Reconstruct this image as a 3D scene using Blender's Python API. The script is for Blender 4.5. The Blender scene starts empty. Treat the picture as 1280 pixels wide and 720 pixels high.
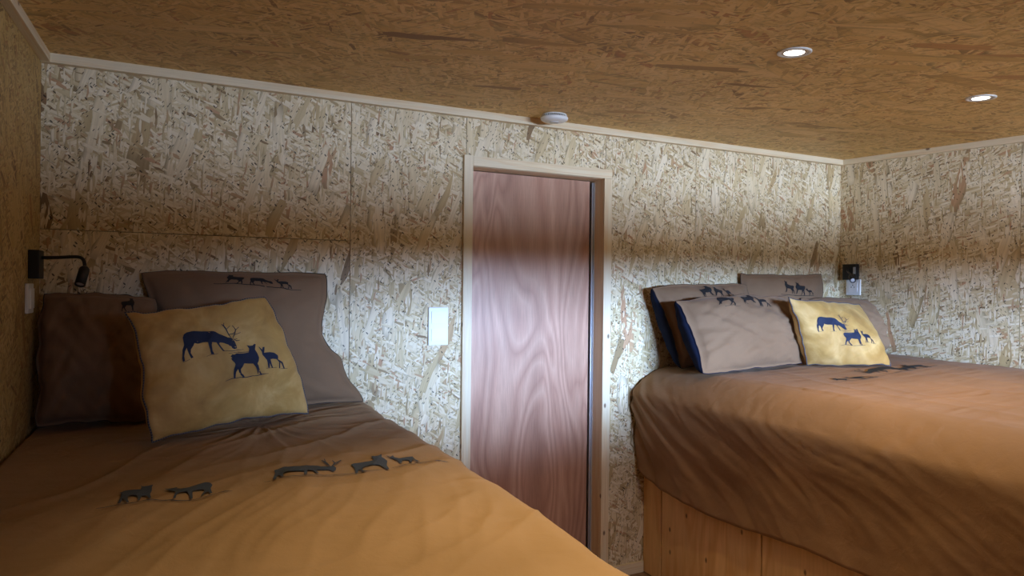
import bpy, bmesh, math, random
from mathutils import Vector, Matrix, noise
R = math.radians
random.seed(7)
scn = bpy.context.scene
COL = scn.collection

# ------------------------------------------------------------------ camera
F = 855.0
CAM_H = 1.45
YAW, ROLL, PITCH = 26.4, 0.63, -0.15
cam_m = (Matrix.Rotation(R(-YAW), 4, 'Z') @ Matrix.Rotation(R(90 + PITCH), 4, 'X') @ Matrix.Rotation(R(ROLL), 4, 'Z'))
CPOS = Vector((0, 0, CAM_H))
cd = bpy.data.cameras.new('camera'); cam = bpy.data.objects.new('camera', cd); COL.objects.link(cam)
cam.matrix_world = Matrix.Translation(CPOS) @ cam_m
cd.sensor_width = 36; cd.lens = F / 1280 * 36; cd.clip_start = 0.02
scn.camera = cam

def ray(px, py):
    return cam_m.to_3x3() @ Vector(((px - 640) / F, -(py - 360) / F, -1))
def at(px, py, x=None, y=None, z=None):
    d = ray(px, py)
    if x is not None: t = (x - CPOS.x) / d.x
    elif y is not None: t = (y - CPOS.y) / d.y
    else: t = (z - CPOS.z) / d.z
    return CPOS + d * t

# room dimensions (metres)
XL, XR, YB, YF = -0.41, 3.62, 2.83, -1.90
CEIL = 2.232; SLOPE = 0.04
def ceil_z(y): return CEIL - SLOPE * (YB - y)
def at_ceiling(px, py):
    d = ray(px, py)   # CAM_H + t dz = CEIL - S*(YB - t dy)
    t = (CEIL - SLOPE * YB - CAM_H) / (d.z - SLOPE * d.y)
    return CPOS + d * t

# ------------------------------------------------------------------ node helper
class N:
    def __init__(s, name):
        s.m = bpy.data.materials.new(name); s.m.use_nodes = True
        s.t = s.m.node_tree; s.t.nodes.clear()
        s.out = s.t.nodes.new('ShaderNodeOutputMaterial')
        s.b = s.t.nodes.new('ShaderNodeBsdfPrincipled')
        s.t.links.new(s.b.outputs[0], s.out.inputs[0])
    def n(s, typ, **kw):
        nd = s.t.nodes.new(typ)
        for k, v in kw.items(): setattr(nd, k, v)
        return nd
    def l(s, a, b): s.t.links.new(a, b)
    def inp(s, sock, v):
        if isinstance(v, bpy.types.NodeSocket): s.l(v, sock)
        else: sock.default_value = v
    def math(s, op, a, b=0.0, c=None, clamp=False):
        nd = s.n('ShaderNodeMath', operation=op, use_clamp=clamp)
        s.inp(nd.inputs[0], a); s.inp(nd.inputs[1], b)
        if c is not None: s.inp(nd.inputs[2], c)
        return nd.outputs[0]
    def mix(s, f, a, b, blend='MIX'):
        nd = s.n('ShaderNodeMix', data_type='RGBA', blend_type=blend)
        s.inp(nd.inputs[0], f); s.inp(nd.inputs[6], a); s.inp(nd.inputs[7], b)
        return nd.outputs[2]
    def ramp(s, f, stops, interp='LINEAR'):
        nd = s.n('ShaderNodeValToRGB'); cr = nd.color_ramp; cr.interpolation = interp
        while len(cr.elements) < len(stops): cr.elements.new(0.5)
        for e, (p, c) in zip(cr.elements, stops):
            e.position = p; e.color = (c[0], c[1], c[2], 1) if not isinstance(c, float) else (c, c, c, 1)
        s.l(f, nd.inputs[0]); return nd.outputs[0]
    def map(s, v, loc=(0,0,0), rot=(0,0,0), sc=(1,1,1), typ='POINT'):
        nd = s.n('ShaderNodeMapping', vector_type=typ)
        s.l(v, nd.inputs[0]); nd.inputs[1].default_value = loc; nd.inputs[2].default_value = rot; nd.inputs[3].default_value = sc
        return nd.outputs[0]
    def noise(s, v, scale=5, detail=2, rough=.5, dist=0.0, dim='3D'):
        nd = s.n('ShaderNodeTexNoise', noise_dimensions=dim); s.l(v, nd.inputs['Vector'])
        nd.inputs['Scale'].default_value = scale; nd.inputs['Detail'].default_value = detail
        nd.inputs['Roughness'].default_value = rough; nd.inputs['Distortion'].default_value = dist
        return nd.outputs[0]
    def uv(s): return s.n('ShaderNodeTexCoord').outputs['UV']
    def obj(s): return s.n('ShaderNodeTexCoord').outputs['Object']
    def bump(s, h, strength=.5, dist=.002, nrm=None):
        nd = s.n('ShaderNodeBump'); nd.inputs['Strength'].default_value = strength; nd.inputs['Distance'].default_value = dist
        s.l(h, nd.inputs['Height'])
        if nrm: s.l(nrm, nd.inputs['Normal'])
        return nd.outputs[0]
    def set(s, **kw):
        for k, v in kw.items(): s.inp(s.b.inputs[k.replace('_', ' ')], v)
        return s

def plain(name, col, rough=.5, metal=0.0, **kw):
    s = N(name); s.set(Base_Color=(*col, 1), Roughness=rough, Metallic=metal, **kw); return s.m

# ------------------------------------------------------------------ materials
def osb(name, tone, bias, seed, big=1.0, rough=.55, speck=1.0, scale=1.25, bmp=.55):
    """oriented strand board: overlapping layers of long random chips"""
    s = N(name); uv = s.uv()
    pale, straw, mid, brown, red = tone
    warp = s.n('ShaderNodeTexNoise'); s.l(uv, warp.inputs['Vector']); warp.inputs['Scale'].default_value = 9; warp.inputs['Detail'].default_value = 1
    off = s.n('ShaderNodeVectorMath', operation='SCALE'); s.l(warp.outputs['Color'], off.inputs[0]); off.inputs['Scale'].default_value = .012
    add = s.n('ShaderNodeVectorMath', operation='ADD'); s.l(uv, add.inputs[0]); s.l(off.outputs[0], add.inputs[1])
    wuv = add.outputs[0]
    stops = [(0, brown), (.05, mid), (.15, straw), (.30, pale), (.46, straw), (.62, pale), (.76, straw), (.90, mid), (.96, red), (1, mid)]
    dens = s.ramp(s.noise(uv, 1.7, 3, .6), [(.36, .35), (.62, 1.9)])
    col = None; hgt = None
    rng = random.Random(seed)
    # (length, width, share shown)
    specs = [(.075, .017, 1.0, 1.3), (.055, .011, .5, 1.5), (.040, .008, .5, 1.5), (.07, .015, .42, 1.2), (.034, .006, .45, 1.5), (.028, .005, .33, 1.5),
             (.105 * big, .024 * big, .20, .55), (.04, .0075, .30, 1.5), (.15 * big, .032 * big, .11, .6), (.030, .005, .24, 1.5), (.12 * big, .021 * big, .08, .5)]
    for i, (ln, wd, share, spread) in enumerate(specs):
        ang = bias + rng.uniform(-1, 1) * spread
        v = s.map(wuv, loc=(rng.uniform(0, 9), rng.uniform(0, 9), 0), rot=(0, 0, ang))
        ln *= scale; wd *= scale * 1.1
        v = s.map(v, sc=(1 / wd, 1 / ln, 1))
        vo = s.n('ShaderNodeTexVoronoi', voronoi_dimensions='2D', feature='F1', distance='CHEBYCHEV' if i % 3 == 1 else 'EUCLIDEAN')
        s.l(v, vo.inputs['Vector']); vo.inputs['Scale'].default_value = 1; vo.inputs['Randomness'].default_value = 1
        sep = s.n('ShaderNodeSeparateColor'); s.l(vo.outputs['Color'], sep.inputs[0])
        c = s.ramp(sep.outputs[1], stops)
        if ln > .06:
            g2 = s.noise(s.map(v, sc=(4.5, .3, 1)), 1.0, 3, .65)
            c = s.mix(.5, c, s.ramp(g2, [(.3, (.66, .60, .52)), (.7, (1.2, 1.18, 1.15))]), 'MULTIPLY')
        h = s.math('SUBTRACT', sep.outputs[2], s.math('MULTIPLY', vo.outputs['Distance'], .6))
        edge = s.ramp(vo.outputs['Distance'], [(.50, 0.0), (.85, .75)])
        c = s.mix(edge, c, (*[a * .55 for a in mid], 1))
        if i == 0: col, hgt = c, h
        else:
            thr = 1 - share if ln < .1 else s.math('SUBTRACT', 1, s.math('MULTIPLY', dens, share))
            msk = s.math('GREATER_THAN', sep.outputs[0], thr)
            col = s.mix(msk, col, c)
            hm = s.n('ShaderNodeMix', data_type='FLOAT'); s.l(msk, hm.inputs[0]); s.l(hgt, hm.inputs[2]); s.l(s.math('ADD', h, .25), hm.inputs[3]); hgt = hm.outputs[0]
    # gaps and bark specks
    v = s.map(s.map(wuv, rot=(0, 0, bias + .5)), sc=(190, 55, 1))
    vo = s.n('ShaderNodeTexVoronoi', voronoi_dimensions='2D'); s.l(v, vo.inputs['Vector']); vo.inputs['Scale'].default_value = 1
    sep = s.n('ShaderNodeSeparateColor'); s.l(vo.outputs['Color'], sep.inputs[0])
    sp = s.math('MULTIPLY', s.math('GREATER_THAN', sep.outputs[0], .90), s.math('LESS_THAN', vo.outputs['Distance'], .30))
    col = s.mix(s.math('MULTIPLY', sp, .8 * speck), col, (.035, .022, .012, 1))
    v = s.map(s.map(wuv, rot=(0, 0, bias - .9)), sc=(95, 42, 1))
    vo = s.n('ShaderNodeTexVoronoi', voronoi_dimensions='2D'); s.l(v, vo.inputs['Vector']); vo.inputs['Scale'].default_value = 1
    sep = s.n('ShaderNodeSeparateColor'); s.l(vo.outputs['Color'], sep.inputs[0])
    sp2 = s.math('MULTIPLY', s.math('GREATER_THAN', sep.outputs[0], .965), s.math('LESS_THAN', vo.outputs['Distance'], .25))
    col = s.mix(s.math('MULTIPLY', sp2, .85 * speck), col, (.02, .013, .008, 1))
    # slow variation between boards areas
    big_n = s.noise(uv, 2.2, 3, .6)
    col = s.mix(.45, col, s.ramp(big_n, [(.3, (.78, .74, .70)), (.7, (1.12, 1.1, 1.08))]), 'MULTIPLY')
    s.set(Base_Color=col, Roughness=rough, Normal=s.bump(hgt, bmp, .0016))
    s.b.inputs['Specular IOR Level'].default_value = .35
    return s.m

TONE_W = ((.88, .79, .62), (.72, .60, .38), (.54, .41, .22), (.24, .15, .075), (.54, .31, .18))
TONE_C = ((.86, .62, .27), (.78, .53, .19), (.60, .38, .13), (.32, .17, .055), (.58, .28, .10))
M_WALL = osb('osb_wall', TONE_W, R(8), 3)
M_WALL_SIDE = osb('osb_side_wall', TONE_W, R(5), 11, big=1.15)
M_WALL_LEFT_SHADED = osb('osb_left_wall_shaded', tuple(tuple(a * .7 for a in t) for t in TONE_C), R(3), 17, big=1.0)  # ceiling board tones darkened: the left wall's shade is put into its colour
M_CEIL = osb('osb_ceiling', TONE_C, R(84), 5, big=1.25, speck=.3, scale=1.5, bmp=.35)

def pine(name, light, dark, knots=True, rough=.5, ring=26, band=.5):
    s = N(name); uv = s.uv()      # grain runs along V
    st = s.map(uv, sc=(ring, 1.1, 1))
    g = s.noise(st, 1.0, 3, .55, .4)
    f = s.noise(s.map(uv, sc=(ring * 9, 6, 1)), 1.0, 2, .5)
    c = s.ramp(g, [(.32, light), (.5, tuple(a * .93 for a in light)), (.58, dark), (.66, light)])
    c = s.mix(.25, c, s.ramp(f, [(.35, (.75, .7, .62)), (.65, (1.1, 1.1, 1.1))]), 'MULTIPLY')
    if knots:
        vo = s.n('ShaderNodeTexVoronoi', voronoi_dimensions='2D'); s.l(s.map(uv, sc=(9, 5, 1)), vo.inputs['Vector']); vo.inputs['Scale'].default_value = 1
        sep = s.n('ShaderNodeSeparateColor'); s.l(vo.outputs['Color'], sep.inputs[0])
        k = s.math('MULTIPLY', s.math('GREATER_THAN', sep.outputs[0], .62), s.ramp(vo.outputs['Distance'], [(.035, 1.0), (.075, 0.0)]))
        c = s.mix(s.math('MULTIPLY', k, .85), c, (.12, .05, .02, 1))
    s.set(Base_Color=c, Roughness=rough, Normal=s.bump(f, .12, .001))
    return s.m
M_TRIM = pine('pale_pine', (.85, .73, .53), (.77, .60, .38), True, .5)
M_BEDWOOD = pine('bed_spruce', (.84, .54, .25), (.70, .40, .16), True, .42, ring=9)

def door_mat():
    s = N('meranti_door'); uv = s.uv()
    v = s.map(uv, loc=(.3, .2, 0), sc=(3.2, .75, 1))
    base = s.noise(v, 1.0, 2, .45, .9)
    rings = s.math('FRACT', s.math('MULTIPLY', base, 13.0))
    tri = s.math('ABSOLUTE', s.math('SUBTRACT', rings, .5))
    fine = s.noise(s.map(uv, sc=(260, 9, 1)), 1.0, 3, .6)
    broad = s.noise(s.map(uv, sc=(9, .7, 1)), 1.0, 3, .5)
    c = s.ramp(tri, [(0, (.42, .215, .145)), (.18, (.49, .27, .185)), (.5, (.57, .34, .24))])
    c = s.mix(.6, c, s.ramp(broad, [(.3, (.8, .74, .72)), (.7, (1.2, 1.16, 1.16))]), 'MULTIPLY')
    c = s.mix(.35, c, s.ramp(fine, [(.35, (.6, .55, .5)), (.6, (1.1, 1.1, 1.1))]), 'MULTIPLY')
    s.set(Base_Color=c, Roughness=.36, Normal=s.bump(fine, .10, .0006))
    s.b.inputs['Coat Weight'].default_value = .42; s.b.inputs['Coat Roughness'].default_value = .33
    return s.m
M_DOOR = door_mat()

def fabric(name, col, col2, weave=900, rough=.85, sheen=.25, crinkle=.35, var=.35, bump=.25):
    s = N(name); uv = s.uv(); ob = s.obj()
    n1 = s.noise(ob, 4, 3, .55)
    n2 = s.noise(s.map(uv, sc=(weave, weave * .25, 1)), 1.0, 2, .5)
    n3 = s.noise(s.map(uv, sc=(weave * .25, weave, 1)), 1.0, 2, .5)
    w = s.math('ADD', n2, n3)
    c = s.mix(s.ramp(n1, [(.35, 0.0), (.65, 1.0)]), (*col, 1), (*col2, 1))
    c = s.mix(var, c, s.ramp(w, [(.35, (.6, .6, .6)), (.65, (1.25, 1.25, 1.25))]), 'MULTIPLY')
    wn_ = s.n('ShaderNodeTexNoise', noise_type='RIDGED_MULTIFRACTAL'); s.l(s.map(ob, rot=(.3, .2, .6), sc=(1, 1.8, 1.2)), wn_.inputs['Vector'])
    wn_.inputs['Scale'].default_value = 7; wn_.inputs['Detail'].default_value = 3; wn_.inputs['Distortion'].default_value = .5
    wr = s.noise(ob, 22, 4, .6, .6)
    nrm = s.bump(wr, .3, .006, s.bump(wn_.outputs[0], crinkle, .006))
    s.set(Base_Color=c, Roughness=rough, Normal=s.bump(w, bump, .0006, nrm))
    s.b.inputs['Specular IOR Level'].default_value = .15
    s.b.inputs['Sheen Weight'].default_value = sheen; s.b.inputs['Sheen Roughness'].default_value = .45
    return s.m
M_DUVET_L = fabric('duvet_cinnamon', (.31, .197, .105), (.35, .225, .125), 700, .9, .03, crinkle=.8)
M_DUVET_R = fabric('duvet_chestnut', (.25, .14, .068), (.285, .16, .08), 700, .88, .03, crinkle=.5)
M_PILLOW = fabric('pillow_taupe', (.195, .117, .068), (.22, .133, .078), 900, .85, .12, bump=.15)
M_NAVY = fabric('navy_cotton', (.006, .009, .024), (.008, .012, .032), 900, .9, 0)
M_PRINT_NAVY = plain('navy_print', (.006, .013, .042), .8)
M_PRINT_GREY = plain('slate_print', (.05, .065, .10), .85)
M_PRINT_DARK = plain('charcoal_print', (.010, .009, .011), .85)

def velvet():
    s = N('mustard_velvet'); ob = s.obj()
    n1 = s.noise(ob, 7, 4, .6, .5)
    c = s.ramp(n1, [(.32, (.35, .19, .05)), (.5, (.47, .275, .078)), (.68, (.62, .40, .155))])
    s.set(Base_Color=c, Roughness=.7, Normal=s.bump(s.noise(ob, 18, 3, .6, .8), .3, .005))
    s.b.inputs['Sheen Weight'].default_value = .6; s.b.inputs['Sheen Roughness'].default_value = .35
    s.b.inputs['Sheen Tint'].default_value = (1, .85, .55, 1)
    return s.m
M_VELVET = velvet()
def stitch():
    s = N('whip_stitch'); uv = s.uv()
    w = s.n('ShaderNodeTexWave', wave_type='BANDS', bands_direction='X'); s.l(uv, w.inputs[0]); w.inputs['Scale'].default_value = 40
    s.set(Base_Color=s.mix(w.outputs[1], (.014, .022, .06, 1), (.15, .13, .11, 1)), Roughness=.9)
    return s.m
M_STITCH = stitch()
M_WHITE = plain('white_plastic', (.90, .91, .92), .35)
M_WHITE2 = plain('white_plastic_key', (.93, .93, .94), .3)
M_BLACK = plain('black_metal', (.008, .008, .009), .5)
M_GREYPLATE = plain('grey_insert', (.35, .37, .40), .4)
M_HOLE = plain('dark_hole', (.01, .01, .01), .8)
M_STEEL = plain('steel_hinge', (.72, .75, .80), .35, .35)
M_LENS = plain('lamp_lens', (.7, .72, .78), .12, 0)
M_RING = plain('satin_ring', (.82, .83, .84), .4, 0)
M_FLOOR = pine('floor_boards', (.30, .18, .10), (.2, .11, .06), False, .5, ring=10)
M_MATTRESS = plain('mattress_ticking', (.7, .68, .62), .9)

def emit(name, col, st):
    s = N(name); e = s.n('ShaderNodeEmission'); e.inputs[0].default_value = (*col, 1); e.inputs[1].default_value = st
    s.l(e.outputs[0], s.out.inputs[0]); return s.m
M_LED = emit('led_disc', (1, .9, .76), 14)
def glassm():
    s = N('window_glass'); tr = s.n('ShaderNodeBsdfTransparent'); gl = s.n('ShaderNodeBsdfGlossy'); gl.inputs['Roughness'].default_value = .02
    fr = s.n('ShaderNodeFresnel'); fr.inputs[0].default_value = 1.45; mx = s.n('ShaderNodeMixShader')
    s.l(fr.outputs[0], mx.inputs[0]); s.l(tr.outputs[0], mx.inputs[1]); s.l(gl.outputs[0], mx.inputs[2]); s.l(mx.outputs[0], s.out.inputs[0])
    return s.m
M_GLASS = glassm()

# ------------------------------------------------------------------ mesh helpers
def link(name, bm, mats, parent=None, smooth=False, loc=None):
    me = bpy.data.meshes.new(name); bm.to_mesh(me); bm.free()
    for m in (mats if isinstance(mats, (list, tuple)) else [mats]): me.materials.append(m)
    if smooth:
        for p in me.polygons: p.use_smooth = True
    o = bpy.data.objects.new(name, me); COL.objects.link(o)
    if parent: o.parent = parent; o.matrix_parent_inverse = parent.matrix_world.inverted()
    return o
def empty(name, loc):
    o = bpy.data.objects.new(name, None); o.location = loc; COL.objects.link(o); o.empty_display_size = .05
    bpy.context.view_layer.update(); return o
def tag(o, label, cat, group=None):
    o['label'] = label; o['category'] = cat
    if group: o['group'] = group
    return o
def struct(o): o['kind'] = 'structure'; return o
def NB():
    bm = bmesh.new(); bm.loops.layers.uv.new('UVMap'); return bm
_uvr = random.Random(3)
def box(bm, x0, x1, y0, y1, z0, z1, grain='z', mat=0, uvo=None, bev=0.0, top_shift=None):
    """box with metre-scaled uv; grain = axis mapped to V"""
    if uvo is None: uvo = (_uvr.uniform(0, 20), _uvr.uniform(0, 20))
    t = NB()
    g = bmesh.ops.create_cube(t, size=1)
    for v in t.verts:
        v.co = Vector(((x0 + x1) / 2 + v.co.x * (x1 - x0), (y0 + y1) / 2 + v.co.y * (y1 - y0), (z0 + z1) / 2 + v.co.z * (z1 - z0)))
        if top_shift and v.co.z > (z0 + z1) / 2: v.co.z = top_shift(v.co.y)
    if bev: bmesh.ops.bevel(t, geom=t.edges[:], offset=bev, segments=2, affect='EDGES', profile=.6)
    add_from(bm, t, grain, mat, uvo)
def add_from(bm, t, grain='z', mat=0, uvo=(0, 0)):
    uvl = t.loops.layers.uv[0]; ga = 'xyz'.index(grain)
    t.normal_update()
    for f in t.faces:
        f.material_index = mat
        n = f.normal; a = max(range(3), key=lambda i: abs(n[i]))
        oth = [i for i in range(3) if i != a]
        if ga in oth: v_ax = ga; u_ax = [i for i in oth if i != ga][0]
        else: u_ax, v_ax = oth
        for l in f.loops: l[uvl].uv = (l.vert.co[u_ax] + uvo[0], l.vert.co[v_ax] + uvo[1])
    me = bpy.data.meshes.new('t'); t.to_mesh(me); t.free(); bm.from_mesh(me); bpy.data.meshes.remove(me)
def tube(bm, pts, r, seg=12, mat=0, caps=True, closed=False):
    pts = [Vector(p) for p in pts]; rings = []; n = len(pts)
    uvl = bm.loops.layers.uv[0]
    up = None; L = 0
    for i, p in enumerate(pts):
        if closed: d = (pts[(i + 1) % n] - pts[i - 1])
        else: d = (pts[min(i + 1, n - 1)] - pts[max(i - 1, 0)])
        d.normalize()
        if up is None:
            up = Vector((0, 0, 1)) if abs(d.z) < .9 else Vector((1, 0, 0))
        a = d.cross(up).normalized(); b = a.cross(d).normalized(); up = b
        rr = r[i] if isinstance(r, (list, tuple)) else r
        rings.append([bm.verts.new(p + (a * math.cos(2 * math.pi * k / seg) + b * math.sin(2 * math.pi * k / seg)) * rr) for k in range(seg)])
        
    m = n if closed else n - 1
    for i in range(m):
        r0, r1 = rings[i], rings[(i + 1) % n]
        seglen = (pts[(i + 1) % n] - pts[i]).length
        for k in range(seg):
            f = bm.faces.new((r0[k], r0[(k + 1) % seg], r1[(k + 1) % seg], r1[k])); f.material_index = mat; f.smooth = True
            for l, (uu, vv) in zip(f.loops, ((L, k), (L, k + 1), (L + seglen, k + 1), (L + seglen, k))): l[uvl].uv = (uu, vv / seg)
        L += seglen
    if caps and not closed:
        for rg in (rings[0][::-1], rings[-1]):
            f = bm.faces.new(rg); f.material_index = mat
def lathe(bm, prof, c, axis=Vector((0, 0, 1)), seg=40, mat=0):
    """prof: list of (radius, height along axis)"""
    axis = axis.normalized(); a = axis.orthogonal().normalized(); b = axis.cross(a)
    c = Vector(c); rings = []
    for r, h in prof:
        if r < 1e-6: rings.append([bm.verts.new(c + axis * h)])
        else: rings.append([bm.verts.new(c + axis * h + (a * math.cos(2 * math.pi * k / seg) + b * math.sin(2 * math.pi * k / seg)) * r) for k in range(seg)])
    for r0, r1 in zip(rings, rings[1:]):
        for k in range(seg):
            k2 = (k + 1) % seg
            vs = [r0[k % len(r0)], r0[k2 % len(r0)], r1[k2 % len(r1)], r1[k % len(r1)]]
            u = []
            for v in vs:
                if v not in u: u.append(v)
            if len(u) > 2:
                f = bm.faces.new(u); f.material_index = mat; f.smooth = True

# ------------------------------------------------------------------ room shell
G = .0012   # half gap between boards
TH = .018
DX0, DX1, DZ = 1.185, 1.915, 2.0     # rough opening
bm = NB()
def wp(x0, x1, z0, z1): box(bm, x0 + G, x1 - G, YB, YB + TH, z0 + G, z1 - G, 'z')
wp(XL - .02, .656, 0, 1.63); wp(XL - .02, .656, 1.63, 2.28); wp(.656, 1.17, 0, 2.28)
wp(1.17, DX0, 0, DZ); wp(1.17, DX1, DZ, 2.28); wp(DX1, 2.49, 0, 2.28); wp(2.49, XR + .02, 0, 2.28)
for (a, b, c, d) in ((XL - .02, DX0, 0, 2.28), (DX1, XR + .02, 0, 2.28), (DX0, DX1, DZ, 2.28)):
    box(bm, a, b, YB + TH + .001, YB + .16, c, d, 'z', 1)
box(bm, 1.0, 2.1, YB + .165, YB + .22, 0, 2.28, 'z', 1)
struct(link('wall_back', bm, [M_WALL, M_HOLE]))
bm = NB()
for y0, y1 in ((YF, -.66), (-.66, .59), (.59, 1.845), (1.845, YB)):
    box(bm, XR, XR + TH, y0 + G, y1 - G, 0, 2.4, 'z')
box(bm, XR + TH + .001, XR + .1, YF, YB + .2, 0, 2.4, 'z', 1)
struct(link('wall_right', bm, [M_WALL_SIDE, M_HOLE]))
bm = NB()
for y0, y1 in ((YF, -.92), (-.92, .33), (.33, 1.58), (1.58, YB)):
    box(bm, XL - TH, XL, y0 + G, y1 - G, 0, 2.4, 'z')
box(bm, XL - .1, XL - TH - .001, YF, YB + .2, 0, 2.4, 'z', 1)
struct(link('wall_left', bm, [M_WALL_LEFT_SHADED, M_HOLE]))
# ceiling (falls gently towards the entrance)
bm = NB()
t = NB()
box(t, XL - .1, XR + .1, YF - .1, YB + .2, 0, .05, 'y', uvo=(3, 4))
for v in t.verts: v.co.z += ceil_z(v.co.y)
struct(link('ceiling', t, M_CEIL)); bm.free()
bm = NB()
x = XL - .1; k = 0
while x < XR + .1:
    box(bm, x, x + .138, YF - .1, YB + .2, -.03, 0, 'y'); x += .14
box(bm, XL - .1, XR + .1, YF - .1, YB + .2, -.06, -.031, 'y')
struct(link('floor', bm, M_FLOOR))
# front wall with a long window
WX0, WX1, WZ0, WZ1 = 1.2, 3.1, 1.40, 1.82
bm = NB()
for (a, b, c, d) in ((XL - .1, WX0, 0, 2.4), (WX1, XR + .1, 0, 2.4), (WX0, WX1, 0, WZ0), (WX0, WX1, WZ1, 2.4)):
    box(bm, a, b, YF - .08, YF, c, d, 'z')
struct(link('wall_front', bm, M_WALL_SIDE))
bm = NB(); w = .035
box(bm, WX0, WX1, YF - .07, YF + .01, WZ0, WZ0 + w, 'x'); box(bm, WX0, WX1, YF - .07, YF + .01, WZ1 - w, WZ1, 'x')
for xx in (WX0, WX1 - w): box(bm, xx, xx + w, YF - .07, YF + .01, WZ0 + w, WZ1 - w, 'z')
wo = struct(link('window_1', bm, M_TRIM))
bm = NB(); box(bm, WX0 + w, WX1 - w, YF - .045, YF - .04, WZ0 + w, WZ1 - w, 'z'); link('pane', bm, M_GLASS, wo)
# ceiling trims
def trim_along_y(name, xa, xb):
    t = NB(); box(t, xa, xb, YF, YB - .029, -.031, 0, 'y', bev=.002)
    for v in t.verts: v.co.z += ceil_z(v.co.y)
    struct(link(name, t, M_TRIM))
bm = NB(); box(bm, XL, XR, YB - .029, YB, CEIL - .033, CEIL - .0005, 'x', bev=.002)
struct(link('trim_1', bm, M_TRIM))
trim_along_y('trim_2', XL, XL + .029); trim_along_y('trim_3', XR - .02, XR)
# baseboards
bm = NB(); box(bm, 1.945, 2.165, YB - .014, YB, 0, .056, 'x', bev=.002)
struct(link('baseboard_back', bm, M_TRIM))
bm = NB(); box(bm, .78, 1.155, YB - .014, YB, 0, .056, 'x', bev=.002)
struct(link('baseboard_center', bm, M_TRIM))

# ------------------------------------------------------------------ door
door = struct(empty('door_1', ((DX0 + DX1) / 2, YB, 0)))
JD = .118      # depth of the reveal
bm = NB(); FY = YB - .016
IX0, IX1, IZ = 1.198, 1.900, 1.985
box(bm, 1.155, IX0, FY, YB - .0005, 0, 2.032, 'z', bev=.0015)
box(bm, IX1, 1.945, FY, YB - .0005, 0, IZ + .0005, 'z', bev=.0015)
box(bm, IX0 + .0006, 1.945, FY, YB - .0005, IZ + .001, 2.030, 'x', bev=.0015)
box(bm, DX0, IX0, YB, YB + JD, 0, DZ, 'z'); box(bm, IX1, DX1, YB, YB + JD, 0, DZ, 'z'); box(bm, IX0, IX1, YB, YB + JD, IZ, DZ, 'x')
link('door_frame', bm, M_TRIM, door)
bm = NB(); box(bm, IX0 + .003, IX1 - .022, YB + .085, YB + .125, .008, IZ - .004, 'z', uvo=(.6, .3), bev=.001)
link('door_leaf', bm, M_DOOR, door)
bm = NB()
box(bm, IX1 - .003, IX1 - .0005, YB + .070, YB + JD, .02, IZ - .01, 'z')
tube(bm, [(IX1 - .008, YB + .082, .02), (IX1 - .008, YB + .082, IZ - .01)], .0045, 10)
for k in range(9):
    zz = .14 + k * .22
    lathe(bm, [(0.0001, .0), (.0035, .0), (.003, .0015), (0, .002)], (IX1 - .003, YB + .10, zz), Vector((-1, 0, 0)), 10)
link('hinge', bm, M_STEEL, door)

# ------------------------------------------------------------------ motifs (traced silhouettes, y down, own units)
STAG = [[(235,215),(245,180),(275,155),(320,142),(370,135),(420,130),(470,120),(520,120),(550,135),(580,165),(620,190),(655,210),(690,212),(715,235),(735,290),(740,320),(715,327),(685,312),(650,290),(610,270),(575,262),(565,275),(580,305),(605,345),(620,358),(600,357),(585,340),(560,300),(540,262),(500,258),(495,290),(500,350),(515,385),(490,385),(478,340),(468,300),(460,262),(420,265),(370,278),(335,272),(325,300),(305,335),(305,370),(330,415),(310,425),(300,405),(275,345),(268,320),(255,350),(248,400),(258,445),(240,455),(232,420),(232,340),(245,290),(240,250)]]
ANTLER = [[(682,212),(667,170),(652,120),(632,75),(615,50)],[(652,112),(690,78)],[(632,75),(642,38)],[(672,172),(712,162),(722,145)],[(703,212),(725,170),(742,120),(712,78)],[(742,120),(780,90)],[(728,168),(790,150)],[(705,215),(740,240),(775,235)],[(715,225),(752,215)]]
DOE = [[(670,410),(690,385),(740,378),(800,370),(855,358),(860,320),(835,285),(870,290),(900,285),(920,265),(935,270),(930,295),(925,325),(950,360),(970,400),(965,440),(950,470),(965,510),(985,560),(1000,582),(980,580),(962,545),(955,583),(940,540),(925,505),(900,475),(850,482),(805,480),(790,510),(775,535),(790,575),(820,618),(800,618),(765,565),(748,535),(735,560),(735,625),(718,628),(712,580),(710,530),(715,490),(690,455)]]
FAWN = [[(962,290),(975,295),(1005,320),(1010,292),(1030,290),(1028,320),(1022,350),(1080,342),(1130,345),(1170,370),(1172,400),(1165,415),(1195,435),(1215,450),(1240,515),(1225,515),(1205,465),(1190,450),(1188,515),(1177,515),(1180,450),(1150,415),(1110,412),(1090,415),(1095,450),(1112,512),(1100,512),(1080,460),(1075,512),(1063,510),(1062,450),(1055,420),(1030,395),(1005,370),(995,335)]]
GROUND = [[(240,460),(300,432)],[(450,400),(550,380)],[(610,355),(700,347),(800,330)],[(650,375),(780,360),(890,348)],[(640,655),(700,630),(830,618),(920,600),(1000,580),(1065,570)],[(1045,515),(1150,508)],[(1190,520),(1270,512)]]
def stroke(pl, w):
    """polyline -> polygon"""
    L, Rr = [], []
    for i, p in enumerate(pl):
        a = Vector(pl[max(i - 1, 0)]); b = Vector(pl[min(i + 1, len(pl) - 1)]); d = (b - a).normalized()
        nrm = Vector((-d.y, d.x)); ww = w * (.5 if i in (0, len(pl) - 1) else 1) / 2
        L.append(tuple(Vector(p) + nrm * ww)); Rr.append(tuple(Vector(p) - nrm * ww))
    return L + Rr[::-1]
STAG_ALL = STAG + [stroke(a, 14) for a in ANTLER]
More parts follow.
